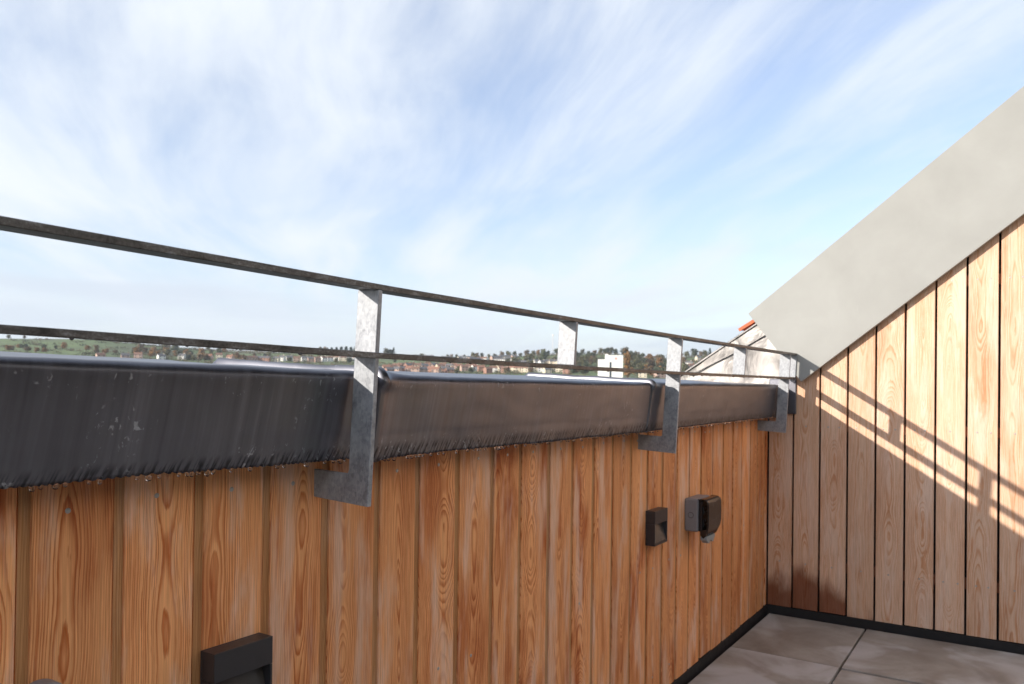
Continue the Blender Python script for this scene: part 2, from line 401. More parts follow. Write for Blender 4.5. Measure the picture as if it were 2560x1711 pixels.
# ---------------------------------------------------------------- lead coping
cop = thing('lead_coping', 'dark grey dressed lead coping capping the parapet, wet along its drip edge', 'coping', W(0, YA, 0))
CO = W(0, YA, 0)
def profile():
    p = [(.945, -.112), (.925, -.118), (.908, -.1215), (.9035, -.1222)]
    for k in range(1, 9): p.append((.9035-.0008*k, -.1222+.0052*k))           # ripply drip edge
    y0, z0, y1, z1 = .8965, -.078, .8850, .004
    for k in range(0, 10): p.append((y0+(y1-y0)*k/9, z0+(z1-z0)*k/9))
    cx, cz, r = .8985, .004, .0135
    for k in range(1, 7):
        a = R(180-15*k); p.append((cx+r*math.cos(a), cz+r*math.sin(a)*1.05))
    ya, za = p[-1]
    for k in range(1, 16):
        s = k/15; p.append((ya+(1.300-ya)*s, za+(.0365-za)*s - .0015*math.sin(math.pi*s)))
    p += [(1.311, .030), (1.314, .015), (1.314, -.08)]
    return p
PROF = profile()
def panel(x0, x1, dz, lipped, seed):
    n = max(20, int((x1-x0)*H/(.0032 if x1 > 0 else .02))); V, F = [], []
    N = len(PROF)
    nor = []
    for k in range(N):
        a, b = PROF[max(0, k-1)], PROF[min(N-1, k+1)]
        t = Vector((b[0]-a[0], b[1]-a[1])).normalized(); nor.append((-t.y, t.x))
    X = [x0+(x1-x0)*i/n for i in range(n+1)]
    X = [x0, x0+.0006, x0+.002, x0+.0045] + X[1:-1] + [x1-.004, x1-.001, x1]
    X.sort()
    for x in X:
        for k, (y, z) in enumerate(PROF):
            s = (x-x0); e = (x1-x)
            o = 0.0
            if lipped:
                am0 = lipped if z > .004 else lipped*.40
                o += am0*math.exp(-max(0, s-.014)/.024) if s > .0045 else am0*math.sqrt(max(0, s/.0045)) - .002*(s <= 0)
            if x1 < 1.0 and e < .16 and y > .95: o -= .0075*(1-e/.16)*min(1, (y-.95)/.30)
            if e < .014: o -= .010*(1-math.sqrt(max(0, 1-(1-e/.014)**2)))
            q = Vector((x*3.0, y*9.0+z*9.0, seed))
            o += .0016*noise.noise(q*1.6)+.0009*noise.noise(q*5.0)
            dr = 0.0
            if z < -.078 and y < .912:                                  # puckered drip edge
                g = min(1.0, (-.078-z)/.035)
                ph = x*H/.0118 + (z*H)/.016 + 1.6*noise.noise(Vector((x*16, 3, seed)))
                am = .5+.5*noise.noise(Vector((x*22, 8, seed)))
                o += g*.0034*am*(abs(math.sin(ph*math.pi))-.5)
                if z < -.115: dr = -.0018*abs(math.sin(ph*math.pi))*am+.0018*noise.noise(Vector((x*8, 1, seed)))
            if y > 1.0: o += .0030*noise.noise(Vector((x*2.2, 5, seed)))
            yy, zz = y+nor[k][0]*o, z+nor[k][1]*o+dr+dz+zoff(x)
            V.append(((x)*H, (yy-YA)*H, zz*H))
    for i in range(len(X)-1):
        for k in range(N-1):
            a = i*N+k; F.append((a, a+1, a+N+1, a+N))
    F.append(tuple(range(N))); 
    me = mesh('lead_panel', V, F, True, M_LEAD)
    bm = bmesh.new(); bm.from_mesh(me); bmesh.ops.recalc_face_normals(bm, faces=bm.faces)
    for f in bm.faces:
        if len(f.verts) > 4: f.smooth = False
    bm.to_mesh(me); bm.free()
    return me
for (a, b, dz, lp, s) in ((-1.6, -.262, .004, .012, 2.0), (-.268, .976, .0028, .012, 4.4), (.956, 2.104, -.0018, .0140, 7.7), (2.092, 3.480, -.0005, .0095, 12.1), (3.474, 3.600, -.004, False, 20.2)):
    ob('lead_panel', panel(a, b, dz, lp, s), cop)

def drop_geo(V, F, c, r, stretch):
    n, mrows = 8, 5; base = len(V)
    V.append((c[0], c[1], c[2]+r*.9))
    for q in range(1, mrows):
        a = math.pi*q/mrows
        zz = math.cos(a)*r*(.9 if q < 3 else stretch)
        for k in range(n):
            b = 2*math.pi*k/n; V.append((c[0]+r*math.sin(a)*math.cos(b), c[1]+r*math.sin(a)*math.sin(b)*.85, c[2]+zz))
    V.append((c[0], c[1], c[2]-r*stretch))
    for k in range(n): F.append((base, base+1+k, base+1+(k+1) % n))
    for q in range(mrows-2):
        for k in range(n):
            a = base+1+q*n+k; b2 = base+1+q*n+(k+1) % n; F.append((a, a+n, b2+n, b2))
    last = len(V)-1
    for k in range(n): F.append((last, base+1+(mrows-2)*n+(k+1) % n, base+1+(mrows-2)*n+k))
V, F = [], []
x = .2
while x < 3.46:
    r = random.uniform(.0026, .0054)
    drop_geo(V, F, (x*H, (.9045-YA)*H, (-.1232+zoff(x)+(.0028 if x < .95 else -.0012))*H-r*.35), r, random.uniform(1.0, 1.45))
    x += random.choice([.0075, .012, .016, .022, .03, .045])*random.uniform(.8, 1.3)
for k in range(46):                                                   # beads clinging to the lead face
    x = random.uniform(.3, 3.3); f = random.random()
    y, z = .8965+(.8850-.8965)*f, -.078+.082*f
    drop_geo(V, F, (x*H, (y-.0004-YA)*H, (z+zoff(x))*H), random.uniform(.0010, .0022), 1.5)
ob('water_drops', mesh('water_drops', V, F, True, M_WATER), cop, kind='stuff')

# ---------------------------------------------------------------- railing of galvanised flat bar
rail = thing('guard_rail', 'galvanised flat-bar guard rail with two rails bracketed off the parapet boards', 'railing', W(0, .84, 0))
RO = (0.0, .8585, -.0215)           # frame: leaned 3 degrees in towards the terrace
TL = R(3.05)
def lean(y, z):                     # local bracket coordinates (outer positive) to world YZ
    return (y*math.cos(TL) - z*math.sin(TL), y*math.sin(TL)+z*math.cos(TL))
PW = .0435; TH = .0092
def at_post(X):
    return Vector((X*H, (.8585-.84)*H, (-.0215+zoff(X))*H))
def bracket_mesh(footed, top, bottom, tk=TH):
    h = PW/2
    if footed:
        fl = .152-h-.0215                                            # foot reaches the boards
        poly = [(-h, top), (-h, bottom), (h+.097, bottom), (h+.097, bottom+.0445), (h+.006, bottom+.0455), (h+.0018, bottom+.0475), (h, bottom+.052), (h, top)]
    else:
        poly = [(-h, top), (-h, bottom), (h, bottom), (h, top)]
    me = prism('post', [(p[0]*H, p[1]*H) for p in poly], 'x', 0.0, tk*H, M_GALV, .0012, 2)
    return me
BOT = -.1675
TOPZ = .1675
full = bracket_mesh(True, TOPZ, BOT)
short = bracket_mesh(False, TOPZ, .0715+.0005)
for X in (-.384, .895, 2.1766, 3.4495):
    o = ob('bracket_post', full, rail, at_post(X)); o.rotation_euler = (TL, 0, 0)
for X in (-1.02, .255, 1.532, 2.806, 3.556):
    o = ob('intermediate_post', short, rail, at_post(X)); o.rotation_euler = (TL, 0, 0)
def rail_mesh(z0, x0=-1.6, x1=3.570, w=.0425):
    n = 90; V, F = [], []; h = w/2; e = .0010
    ring = [(-h, e), (-h+e, 0), (h-e, 0), (h, e), (h, TH-e), (h-e, TH), (-h+e, TH), (-h, TH-e)]
    for i in range(n+1):
        x = x0+(x1-x0)*i/n
        for (a, b) in ring:
            y, z = lean(a, z0+b); wv = .0004*noise.noise(Vector((x*5, a*9, z0*7)))
            V.append((x*H, (.8585-.84+y)*H, (-.0215+zoff(x)+z+wv)*H))
    for i in range(n):
        for k in range(8): F.append((i*8+k, i*8+(k+1) % 8, (i+1)*8+(k+1) % 8, (i+1)*8+k))
    F += [tuple(range(7, -1, -1)), tuple(n*8+k for k in range(8))]
    return mesh('rail', V, F, False, M_RAIL)
ob('top_rail', rail_mesh(TOPZ), rail)
ob('lower_rail', rail_mesh(.0625, w=.0455), rail)
# weld fillets where the posts meet the rails
V, F = [], []
V2, F2 = [], []
for zr, cnt, y in ((.0625, 58, -.010), (TOPZ, 26, -.010)):
    for k in range(cnt):
        X = random.uniform(.40, 3.4); r = random.uniform(.0012, .0034)
        a, b = lean(random.uniform(-.018, -.004), zr)
        c = (X*H, (.8585-.84+a)*H, (-.0215+zoff(X)+b)*H+.0004)
        drop_geo(V2, F2, c, r*random.uniform(.9, 1.5), random.uniform(.55, .9))
ob('water_drops', mesh('water_drops', V2, F2, True, M_WATER), rail, kind='stuff')

# ---------------------------------------------------------------- gable wall at the end of the terrace
gable = thing('gable_wall', 'tall end wall of pale larch boards with open joints under a sloping verge board', 'wall', W(XB, 0, -1))
def low_line(y): return .037+(.812-y)*.802          # underside of the verge board
yb = [.9605, .851, .739, .6265, .516, .405, .294, .1845, .0745, -.036, -.146, -.257, -.367, -.478, -.588, -.70, -.81, -.92, -1.03, -1.14]
g2 = .0042
for i in range(len(yb)-1):
    y1, y0 = yb[i]-g2, yb[i+1]+g2
    w = (y1-y0)*H
    # local frame: x across (0..w, running towards -Y), y = depth into wall, z up
    def zt_(y): return max(.02 if y > .8 else -9, low_line(y)+.07)
    za, zc = (1+min(zt_(y1), 1.9))*H, (1+min(zt_(y0), 1.9))*H
    pr = random.uniform(-.0010, .0010); e = .0015; f0 = .040+random.uniform(-.002, .002)
    V = []
    for zz in (0, 1):
        for (xx, yy) in ((0, pr+e), (e, pr), (w-e, pr), (w, pr+e), (w, .021), (0, .021)):
            V.append((xx, yy, f0 if zz == 0 else za+(zc-za)*xx/w))
    F = [(5, 4, 3, 2, 1, 0), (6, 7, 8, 9, 10, 11)]+[(k, (k+1) % 6, 6+(k+1) % 6, 6+k) for k in range(6)]
    me = mesh('board', V, F, mt=M_LARCH_B)
    bm = bmesh.new(); bm.from_mesh(me); bmesh.ops.recalc_face_normals(bm, faces=bm.faces); bm.to_mesh(me); bm.free()
    o = ob('board', me, gable); o.rotation_euler = (0, 0, R(-90)); o.location = (0, y1*H, 0)
    wet = {0: .20, 1: .245, 2: .16, 3: .06}.get(i, 0.0)
    o.color = (w*random.uniform(.40, .62), random.choice([.22, .30, .45, .6]), {0: .60, 1: .62}.get(i, random.uniform(.50, .76)), wet)
    for zz in (-.766, -.160, .447, 1.05):
        for fx in ((.27, .73) if random.random() < .4 else (.5,)):
            xx = w*(fx+random.uniform(-.05, .05))
            if (1+zz)*H < za+(zc-za)*xx/w-.08: ob('nail', nail_me, o, (xx, pr, (1+zz)*H))
# membrane behind the joints, battens, dark foot channel
ob('membrane', prism('membrane', [(1.0*H, -.03), (1.0*H, 1.22*H), (-1.2*H, (2.60)*H), (-1.2*H, -.03)], 'x', .050*H, .10*H, M_BLACK), gable)
for zz in (-.766, -.160, .447):
    ytop = min(.955, .812-(zz-.037)/.802+.03)
    ob('batten', boxes_mesh('batten', [(.0195*H, .049*H, -1.14*H, ytop*H, (1+zz-.020)*H, (1+zz+.020)*H)], M_BATTEN), gable)
ob('base_channel', boxes_mesh('base_channel', [(-.004*H, .018*H, -1.14*H, (YA-.006)*H, -0.034, 0.037)], M_BLACK), gable)
# the verge board: its tip is cut square to the slope
TX = .030
slope = math.atan(.795)
P0 = Vector((1.043, .3435)); P1 = Vector((.810, .0365)); dr = Vector((-math.cos(slope), math.sin(slope)))
vb = [P1, P1+dr*2.6, P0+dr*2.6, P0]
ob('verge_board', prism('verge_board', [(p.x*H, (1+p.y)*H) for p in vb], 'x', -(TX+.012)*H, -.014*H, M_TRIM, .0012, 2), gable)
# the wall goes on behind the verge board up to the roof line
bk = [P1+dr*.02+Vector((0, .0)), P1+dr*2.58, P0+dr*2.58-Vector((0, .012)), P0-Vector((.004, .014))]
ob('verge_packer', prism('verge_packer', [(p.x*H, (1+p.y+.004)*H) for p in bk], 'x', -.0138*H, .09*H, M_BLACK), gable)

# ---------------------------------------------------------------- lead cheek and tiled roof beyond the parapet end
cheek = thing('lead_flashing', 'bright lead flashing sheet dressed up the roof slope beside the verge board', 'flashing', W(3.64, 1.1, 0))
CX = 3.640
def sheet(pts_top, pts_bot, x, nseg, amp, seed, mt):
    V, F = [], []
    n = len(pts_top)
    for i in range(n):
        for k in range(nseg+1):
            s = k/nseg; y = pts_bot[i][0]+(pts_top[i][0]-pts_bot[i][0])*s; z = pts_bot[i][1]+(pts_top[i][1]-pts_bot[i][1])*s
            q = Vector((y*7, z*7, seed)); V.append(((x-CX)*H+amp*(noise.noise(q)+.5*noise.noise(q*2.7)), (y-1.1)*H, z*H))
    for i in range(n-1):
        for k in range(nseg):
            a = i*(nseg+1)+k; F.append((a, a+1, a+nseg+2, a+nseg+1))
    return mesh('sheet', V, F, True, mt)
def top_of(y): return .0727+(1.376-y)*.652
ny = 30
ys_ = [1.40-(1.40-.800)*i/ny for i in range(ny+1)]
def lead_bright():
    M, t, b = mat('bright_new_lead')
    P = t.node('ShaderNodeTexCoord').outputs['Object']
    n = t.noise(t.vmath('MULTIPLY', P, (6, 9, 6)), 1.0, 4, 0.55, 0.7)
    c = t.ramp(n, [(0.33, (0.115, 0.112, 0.112)), (0.5, (0.23, 0.22, 0.218)), (0.7, (0.36, 0.345, 0.34))])
    t.put(b.inputs['Base Color'], c); b.inputs['Metallic'].default_value = 0.55
    t.put(b.inputs['Roughness'], t.rng(n, 0.3, 0.7, 0.34, 0.52, False))
    t.put(b.inputs['Normal'], t.bump(n, 0.6, 0.010))
    return M
M_LEADB = lead_bright()
ob('upper_sheet', sheet([(y, top_of(y)) for y in ys_], [(y, -.11 if y < .89 else .0) for y in ys_], CX, 14, .007, 3.0, M_LEADB), cheek)
def roll(pts, r, mt, name):
    V, F = [], []; n = 8
    for i, p in enumerate(pts):
        a = Vector(pts[max(0, i-1)]); b = Vector(pts[min(len(pts)-1, i+1)]); d = (b-a).normalized()
        s1 = d.cross(Vector((1, 0, 0))).normalized(); s2 = Vector((1, 0, 0))
        for k in range(n):
            t = 2*math.pi*k/n; V.append(Vector(p)+s1*math.cos(t)*r+s2*math.sin(t)*r)
    for i in range(len(pts)-1):
        for k in range(n): F.append((i*n+k, i*n+(k+1) % n, (i+1)*n+(k+1) % n, (i+1)*n+k))
    F += [tuple(range(n-1, -1, -1)), tuple((len(pts)-1)*n+k for k in range(n))]
    return mesh(name, V, F, True, mt)
ob('edge_roll', roll([(-.004, (y-1.1)*H, top_of(y)*H) for y in ys_], .0060, M_LEADB, 'edge_roll'), cheek)
r2 = [(1.335, .062), (1.30, .084), (1.25, .110), (1.20, .134), (1.15, .158), (1.11, .178), (1.05, .212), (.985, .250), (.93, .285)]
ob('fold_roll', roll([(-.010, (y-1.1)*H, z*H) for y, z in r2], .0040, M_LEADB, 'fold_roll'), cheek)
ob('corner_apron', bevelled(boxes_mesh('corner_apron', [(-.045*H, -.034*H, (.838-1.1)*H, (.955-1.1)*H, -.108*H, .048*H)], M_LEAD), .004, 2), cheek)

roof = thing('tiled_roof', 'orange clay tiled roof slope rising behind the lead flashing', 'roof', W(3.7, 1.1, .25))
rs = math.atan(.652)
def tile_me():
    V, F = [], []; nx = 6
    w, l, t = .235, .33, .016
    for k in range(nx+1):
        s = k/nx; x = w*s; c = .012*math.sin(math.pi*min(1, s*1.15))
        for (yy, zz) in ((0, c), (l, c+.004), (l, c-t), (0, c-t)): V.append((x, yy, zz))
    for k in range(nx):
        for q in range(4): F.append((k*4+q, k*4+(q+1) % 4, (k+1)*4+(q+1) % 4, (k+1)*4+q))
    F += [(3, 2, 1, 0), (nx*4, nx*4+1, nx*4+2, nx*4+3)]
    me = mesh('roof_tile', V, F, mt=M_CLAY)
    bm = bmesh.new(); bm.from_mesh(me); bmesh.ops.recalc_face_normals(bm, faces=bm.faces); bm.to_mesh(me); bm.free()
    return me
TM = tile_me()
du = Vector((0, -math.cos(rs), math.sin(rs)))
base = Vector((-.035*H, .0205*H, .030*H))
ob('roof_deck', mesh('roof_deck', [(0, .02, -.03), (3.0, .02, -.03), (3.0, .02-2.4*math.cos(rs), -.03+2.4*math.sin(rs)), (0, .02-2.4*math.cos(rs), -.03+2.4*math.sin(rs))], [(0, 1, 2, 3)], mt=M_CLAY), roof)
for r_ in range(7):
    for c_ in range(9):
        p = base+du*(r_*.26)+Vector((c_*.222, 0, 0)) + Vector((0, 0, .004))
        o = ob('roof_tile', TM, roof, p); o.rotation_euler = (math.pi-rs+.03, 0, 0)
        o.rotation_euler = (-rs+.045, 0, 0); o.scale = (1, -1, 1)

# ---------------------------------------------------------------- wall fittings
def brick_light(x0, label):
    t = thing('wall_light', label, 'wall light', W(x0, .9625, -.481), 'square surface wall lights')
    w, h, dp = .101*H, .106*H, .0312*H
    fr = .0045
    z1 = .066*H; z0 = .0075*H
    # shell: back plate, two cheeks, hood, sill
    V, F = [], []
    me = boxes_mesh('housing', [(0, w, -.004, 0, 0, h), (0, w, -dp, -.0042, z1, h)], M_ANTH, .0008, 2)
    ob('housing', me, t)
    ob('side_cheek', boxes_mesh('side_cheek', [(0, fr, -dp+.0003, -.0042, 0, z1-.0006)], M_ANTH, .0008, 2), t)
    ob('side_cheek', boxes_mesh('side_cheek', [(w-fr, w, -dp+.0003, -.0042, 0, z1-.0006)], M_ANTH, .0008, 2), t)
    ob('sill', boxes_mesh('sill', [(fr+.0003, w-fr-.0003, -dp+.0003, -.0042, 0, z0)], M_ANTH, .0008, 2), t)
    ob('diffuser', prism('diffuser', [(-dp+.002, z0+.0004), (-dp+.022, z1-.0008), (-.0045, z1-.0008), (-.0045, z0+.0004)], 'x', fr+.0005, w-fr-.0005, M_LENS, .0005, 1), t)
    return t
brick_light(.688, 'square anthracite wall light under the first bracket beside the small grey junction box')
brick_light(2.238, 'square anthracite wall light beside the double socket with a smoked lid')

sk = thing('weatherproof_socket', 'grey weatherproof outdoor socket with smoked flip lid on the larch boards', 'socket', W(2.564, .9625, -.4845))
w, h = .130*H, .112*H
me = boxes_mesh('back_box', [(0, w, -.050*H, 0, 0, h)], M_GREY, .009, 4); ob('back_box', me, sk)
def disc(name, r, d, n=24):
    V = [(0, r*math.cos(2*math.pi*k/n), r*math.sin(2*math.pi*k/n)) for k in range(n)]+[(-d, r*.97*math.cos(2*math.pi*k/n), r*.97*math.sin(2*math.pi*k/n)) for k in range(n)]
    F = [tuple(range(n, 2*n))]+[(k, (k+1) % n, n+(k+1) % n, n+k) for k in range(n)]
    return V, F
V, F = disc('k', .0095, .0012); ob('cable_knockout', mesh('cable_knockout', V, F, mt=M_GREY), sk, (0.0002, -.024*H, .056*H))
n_ = 24; V, F = [], []
for r0, dd in ((.0098, 0), (.0098, -.0006), (.0112, -.0006), (.0112, 0)):
    V += [(dd, r0*math.cos(2*math.pi*k/n_), r0*math.sin(2*math.pi*k/n_)) for k in range(n_)]
for q in range(3): F += [(q*n_+k, q*n_+(k+1) % n_, (q+1)*n_+(k+1) % n_, (q+1)*n_+k) for k in range(n_)]
ob('knockout_ring', mesh('knockout_ring', V, F, mt=M_BLACK), sk, (0.0, -.024*H, .056*H))
ob('seal', boxes_mesh('seal', [(.003, w-.003, -.0535*H, -.0502*H, .003, h-.003)], M_BLACK, .0015, 1), sk)
plate = ob('socket_plate', boxes_mesh('socket_plate', [(.006, w-.006, -.062*H, -.0537*H, .008, h-.008)], M_PLATE, .002, 2), sk)
for zz in (.030*H, .072*H):
    ob('socket_face', boxes_mesh('socket_face', [(.010, .052, -.0665*H, -.0622*H, zz-.014, zz+.016)], M_PLATE, .003, 2), plate)
    for (dx, dz) in ((.031, .010), (.021, -.004), (.041, -.004)):
        ob('pin_hole', boxes_mesh('pin_hole', [(dx-.0025, dx+.0025, -.0668*H, -.0666*H, zz+dz-.004, zz+dz+.003)], M_BLACK), plate)
    ob('rocker_switch', boxes_mesh('rocker_switch', [(.062, .085, -.067*H, -.0622*H, zz-.008, zz+.010)], M_GREYL, .002, 2), plate)
# lid: a smoked shell hinged at the top; the profile is drawn in depth/height
def lid_mesh():
    prof = [(-.052, .1115), (-.062, .1135), (-.074, .112), (-.0835, .106), (-.0868, .096), (-.0875, .06), (-.0868, .030), (-.084, .014), (-.0795, .0), (-.076, -.012)]
    ins = [(p[0]+(.0030 if p[0] < -.056 else .0), p[1]-(.0030 if p[1] > .1 else 0)) for p in prof]
    V, F = [], []; n = len(prof)
    xs_ = [0.0, .003, .010, .5, .990, .997, 1.0]
    def tail(fx, z):                                  # lower end narrows
        k = max(0, (.030-z)/.042); k = min(1, k)
        return .5+(fx-.5)*(1-.30*k*k)
    for layer in (prof, ins):
        for fx in xs_:
            for (y, z) in layer:
                yb_ = y + (.004 if fx in (0.0, 1.0) else 0.0)
                V.append((w*tail(fx, z), yb_*H, z*H))
    m_ = len(xs_)
    for L in range(2):
        for i in range(m_-1):
            for k in range(n-1):
                a = L*m_*n+i*n+k; q = (a, a+1, a+n+1, a+n); F.append(q if L == 0 else q[::-1])
    o2 = m_*n
    for k in range(n-1):
        F.append((k, o2+k, o2+k+1, k+1)); a = (m_-1)*n+k; F.append((a, a+1, o2+a+1, o2+a))
    for i in range(m_-1):
        for k in (0, n-1):
            a = i*n+k; F.append((a, a+n, o2+a+n, o2+a))
    me = mesh('lid', V, F, True, M_SMOKE)
    bm = bmesh.new(); bm.from_mesh(me); bmesh.ops.recalc_face_normals(bm, faces=bm.faces); bm.to_mesh(me); bm.free()
    return me
ob('lid', lid_mesh(), sk)
# smoked side cheek of the lid below the plate and the two-lobed rubber cable entry
ob('cable_guard', prism('cable_guard', [(-.054*H, .006*H), (-.080*H, .012*H), (-.0755*H, -.012*H), (-.066*H, -.020*H), (-.055*H, -.010*H)], 'x', .006, w-.020, M_SMOKE, .001, 1), sk)
gl = [(-.002, 0), (.010, -.004), (.020, -.013), (.030, -.0145), (.038, -.006), (.048, -.002), (.056, -.006), (.066, -.013), (.076, -.012), (.084, -.002), (.094, .004), (.094, .014), (-.002, .014)]
ob('cable_gland', prism('cable_gland', [(p[0]+.010, p[1]-.026*H) for p in gl], 'y', -.078*H, -.056*H, M_GREYL, .001, 1), sk)
V, F = [], []
for q in range(34):
    zz = random.uniform(.02, .105)*H; drop_geo(V, F, (random.uniform(.1, .9)*w, -.0876*H, zz), random.uniform(.0006, .0015), 1.4)
for q in range(5): drop_geo(V, F, (random.uniform(.02, .9)*w, -random.uniform(.01, .045)*H, -.0008), random.uniform(.002, .003), .8)
ob('water_drops', mesh('water_drops', V, F, True, M_WATER), sk, kind='stuff')

jb = thing('junction_box', 'small grey round-topped junction box on the boards beside the first wall light', 'box', W(.449, .9615, -.46))
jw = .043*H
pts = [(0, 0), (jw, 0)]+[(jw/2+jw/2*math.cos(R(a)), .097*H+.0145*H*math.sin(R(a))) for a in range(0, 181, 15)]
ob('body', prism('body', pts, 'y', -.024*H, 0, M_GREY, .002, 2), jb)
ob('cover', prism('cover', [(.004+p[0]*.86, .004+p[1]*.95) for p in pts], 'y', -.029*H, -.0241*H, M_GREY, .002, 2), jb)

# ---------------------------------------------------------------- house wall behind the terrace (unseen; pale top added to bounce sun, dark doors mirrored in the lead)
hw = thing('unseen_house_wall', 'unseen house wall facing the parapet, pale above to bounce sunlight, dark glazed doors below', 'wall', W(0, -1.86, -1))
ob('bounce_wall_face', boxes_mesh('bounce_wall_face', [(-3.2*H, (XB+.04)*H, -.2, 0, 2.12, 4.6)], BOUNCE_WALL_PALE), hw)
unseen_gdoor = ob('unseen_glazed_door', boxes_mesh('unseen_glazed_door', [(x_-.035, x_+.035, -.12, -.05, -.03, 2.118) for x_ in (-3.2*H+.04, -1.6*H, 0, 1.6*H, (XB+.04)*H-.04)], M_ANTH), hw)
for x_ in (-3.2, -1.6, 0, 1.6):
    ob('pane', boxes_mesh('pane', [(x_*H+.04, min(x_+1.6, XB-.03)*H-.04, -.10, -.08, -.03, 2.115)], M_PLATE), unseen_gdoor)  # panes of the unseen doors, dark for the lead to mirror

# ================================================================ the hillside town beyond
HZ = 1961.0
def pix_dir(px, py):
    v = CAM_R*(px-1280)+CAM_U*(-(py-949.6))+CAM_F*HZ
    return v
def px_az(px):                                        # horizontal direction for an image column on the horizon
    v = pix_dir(px, 965); v.z = 0; return v.normalized()
def ang_of(px, py):
    v = pix_dir(px, py); return v.z/math.hypot(v.x, v.y)
SKY = [(-900, 850), (-300, 846), (0, 845), (230, 846), (320, 856), (430, 868), (560, 876), (720, 881), (880, 884), (960, 887), (1000, 888), (1036, 884.5), (1075, 889), (1115, 892), (1230, 893), (1320, 889), (1400, 885), (1490, 884), (1560, 887), (1610, 894), (1660, 898), (1720, 892), (1780, 888), (1900, 890), (2300, 894), (3000, 892)]
AZ0 = math.atan2(CAM_F.y, CAM_F.x)
def col_of(x, y):                                     # image column that looks towards x, y
    a = AZ0-math.atan2(y, x)
    a = (a+math.pi) % (2*math.pi)-math.pi
    a = max(-1.25, min(1.25, a)); return 1280+HZ*math.tan(a)
SKT = [(c, ang_of(c, y)) for c, y in SKY]
RR = 1500.0
def ground_h(x, y):
    r = math.hypot(x, y)
    if r < 1: r = 1
    top = lerp_table(SKT, col_of(x, y))
    t = (r-180)/(RR-180)
    a0 = -.030
    if t <= 0: a = a0; z = a0*180*min(1, r/180)-8*(1-min(1, r/180))
    else:
        tt = min(t, 1.0); a = a0+(top-a0)*tt**.75
        z = a*min(r, RR)
        if t > 1: z -= (r-RR)*.055
    q = Vector((x*.004, y*.004, 0))
    z += 3.0*noise.noise(q)*max(0, min(1, t*2))*(1 if t < .85 else max(0, (1-t)/.15))
    return z+H
V, F = [], []
radii = [25, 60, 120, 180, 260, 340, 420, 500]+[560+40*k for k in range(24)]+[1520, 1560, 1620, 1700, 1900, 2300, 3200, 5200, 9000]
NA = 360
for r in radii:
    for k in range(NA):
        a = AZ0+2*math.pi*k/NA; x, y = r*math.cos(a), r*math.sin(a); z = ground_h(x, y)
        if r > 2000: z = max(z, -60) if r < 4000 else -62
        if r < 120: z = min(z, -10)
        V.append((x, y, z))
for i in range(len(radii)-1):
    for k in range(NA):
        F.append((i*NA+k, i*NA+(k+1) % NA, (i+1)*NA+(k+1) % NA, (i+1)*NA+k))
F.append(tuple(range(NA-1, -1, -1)))
def ground_mat():
    M, t, b = mat('fields')
    P = t.node('ShaderNodeTexCoord').outputs['Object']
    n = t.noise(P, .006, 3, 0.5); g = t.noise(P, .05, 4, 0.6)
    c = t.ramp(n, [(0.36, (0.095, 0.095, 0.055)), (0.47, (0.105, 0.135, 0.050)), (0.60, (0.125, 0.175, 0.058)), (0.7, (0.15, 0.15, 0.08))])
    f = t.rng(g, 0.3, 0.7, 0.85, 1.15, False)
    t.put(b.inputs['Base Color'], t.vmath('MULTIPLY', c, t.xyz(f, f, f))); b.inputs['Roughness'].default_value = 0.95
    return M
ob('hillside_ground', mesh('hillside_ground', V, F, True, ground_mat()), kind='structure')

def ground_at(px, py):
    """walk out along an image column until the ground rises to the sight line"""
    d = px_az(px); a = ang_of(px, py); r = 420.0
    while r < RR-5:
        if (ground_h(d.x*r, d.y*r)-H)/r >= a: break
        r += 6
    return d*r, r
# far blue ridge
def far_ridge():
    V, F = [], []; tab = [(-900, 846), (-200, 848), (0, 853), (120, 861), (300, 866), (420, 867), (520, 876), (640, 884), (900, 890)]
    n = 60
    for i in range(n+1):
        c = -700+1600*i/n; d = px_az(c); h_ = ang_of(c, lerp_table(tab, c)+1.2*noise.noise(Vector((c*.02, 0, 0))))
        for r, k in ((4200, 0.0), (5200, .75), (5800, 1.0), (7000, .3)):
            V.append((d.x*r, d.y*r, H+h_*5800*k-(1-k)*90))
    for i in range(n):
        for k in range(3): F.append((i*4+k, (i+1)*4+k, (i+1)*4+k+1, i*4+k+1))
    return mesh('far_hills', V, F, True, simple('far_moor', (0.09, 0.12, 0.07), 0.95, 0, .25, .002))
ob('far_hills', far_ridge(), kind='structure')

# ---- trees
def leaf_mat(name, c):
    M, t, b = mat(name)
    P = t.node('ShaderNodeTexCoord').outputs['Object']; oi = t.node('ShaderNodeObjectInfo')
    n = t.noise(P, .9, 3, 0.6)
    f = t.math('MULTIPLY', t.rng(n, 0.3, 0.7, 0.6, 1.4, False), t.math('ADD', .75, t.math('MULTIPLY', oi.outputs['Random'], .5)))
    t.put(b.inputs['Base Color'], t.vmath('MULTIPLY', t.xyz(f, f, f), c)); b.inputs['Roughness'].default_value = 0.8
    return M
LEAF = {'green': leaf_mat('leaf_dark_green', (0.060, 0.072, 0.036)), 'olive': leaf_mat('leaf_olive', (0.105, 0.098, 0.042)),
        'brown': leaf_mat('leaf_brown', (0.150, 0.100, 0.052)), 'orange': leaf_mat('leaf_orange', (0.24, 0.125, 0.040)), 'fir': leaf_mat('leaf_evergreen', (0.024, 0.044, 0.030))}
M_BARK = simple('bark', (0.07, 0.055, 0.04), 0.9, 0, .2, 2)
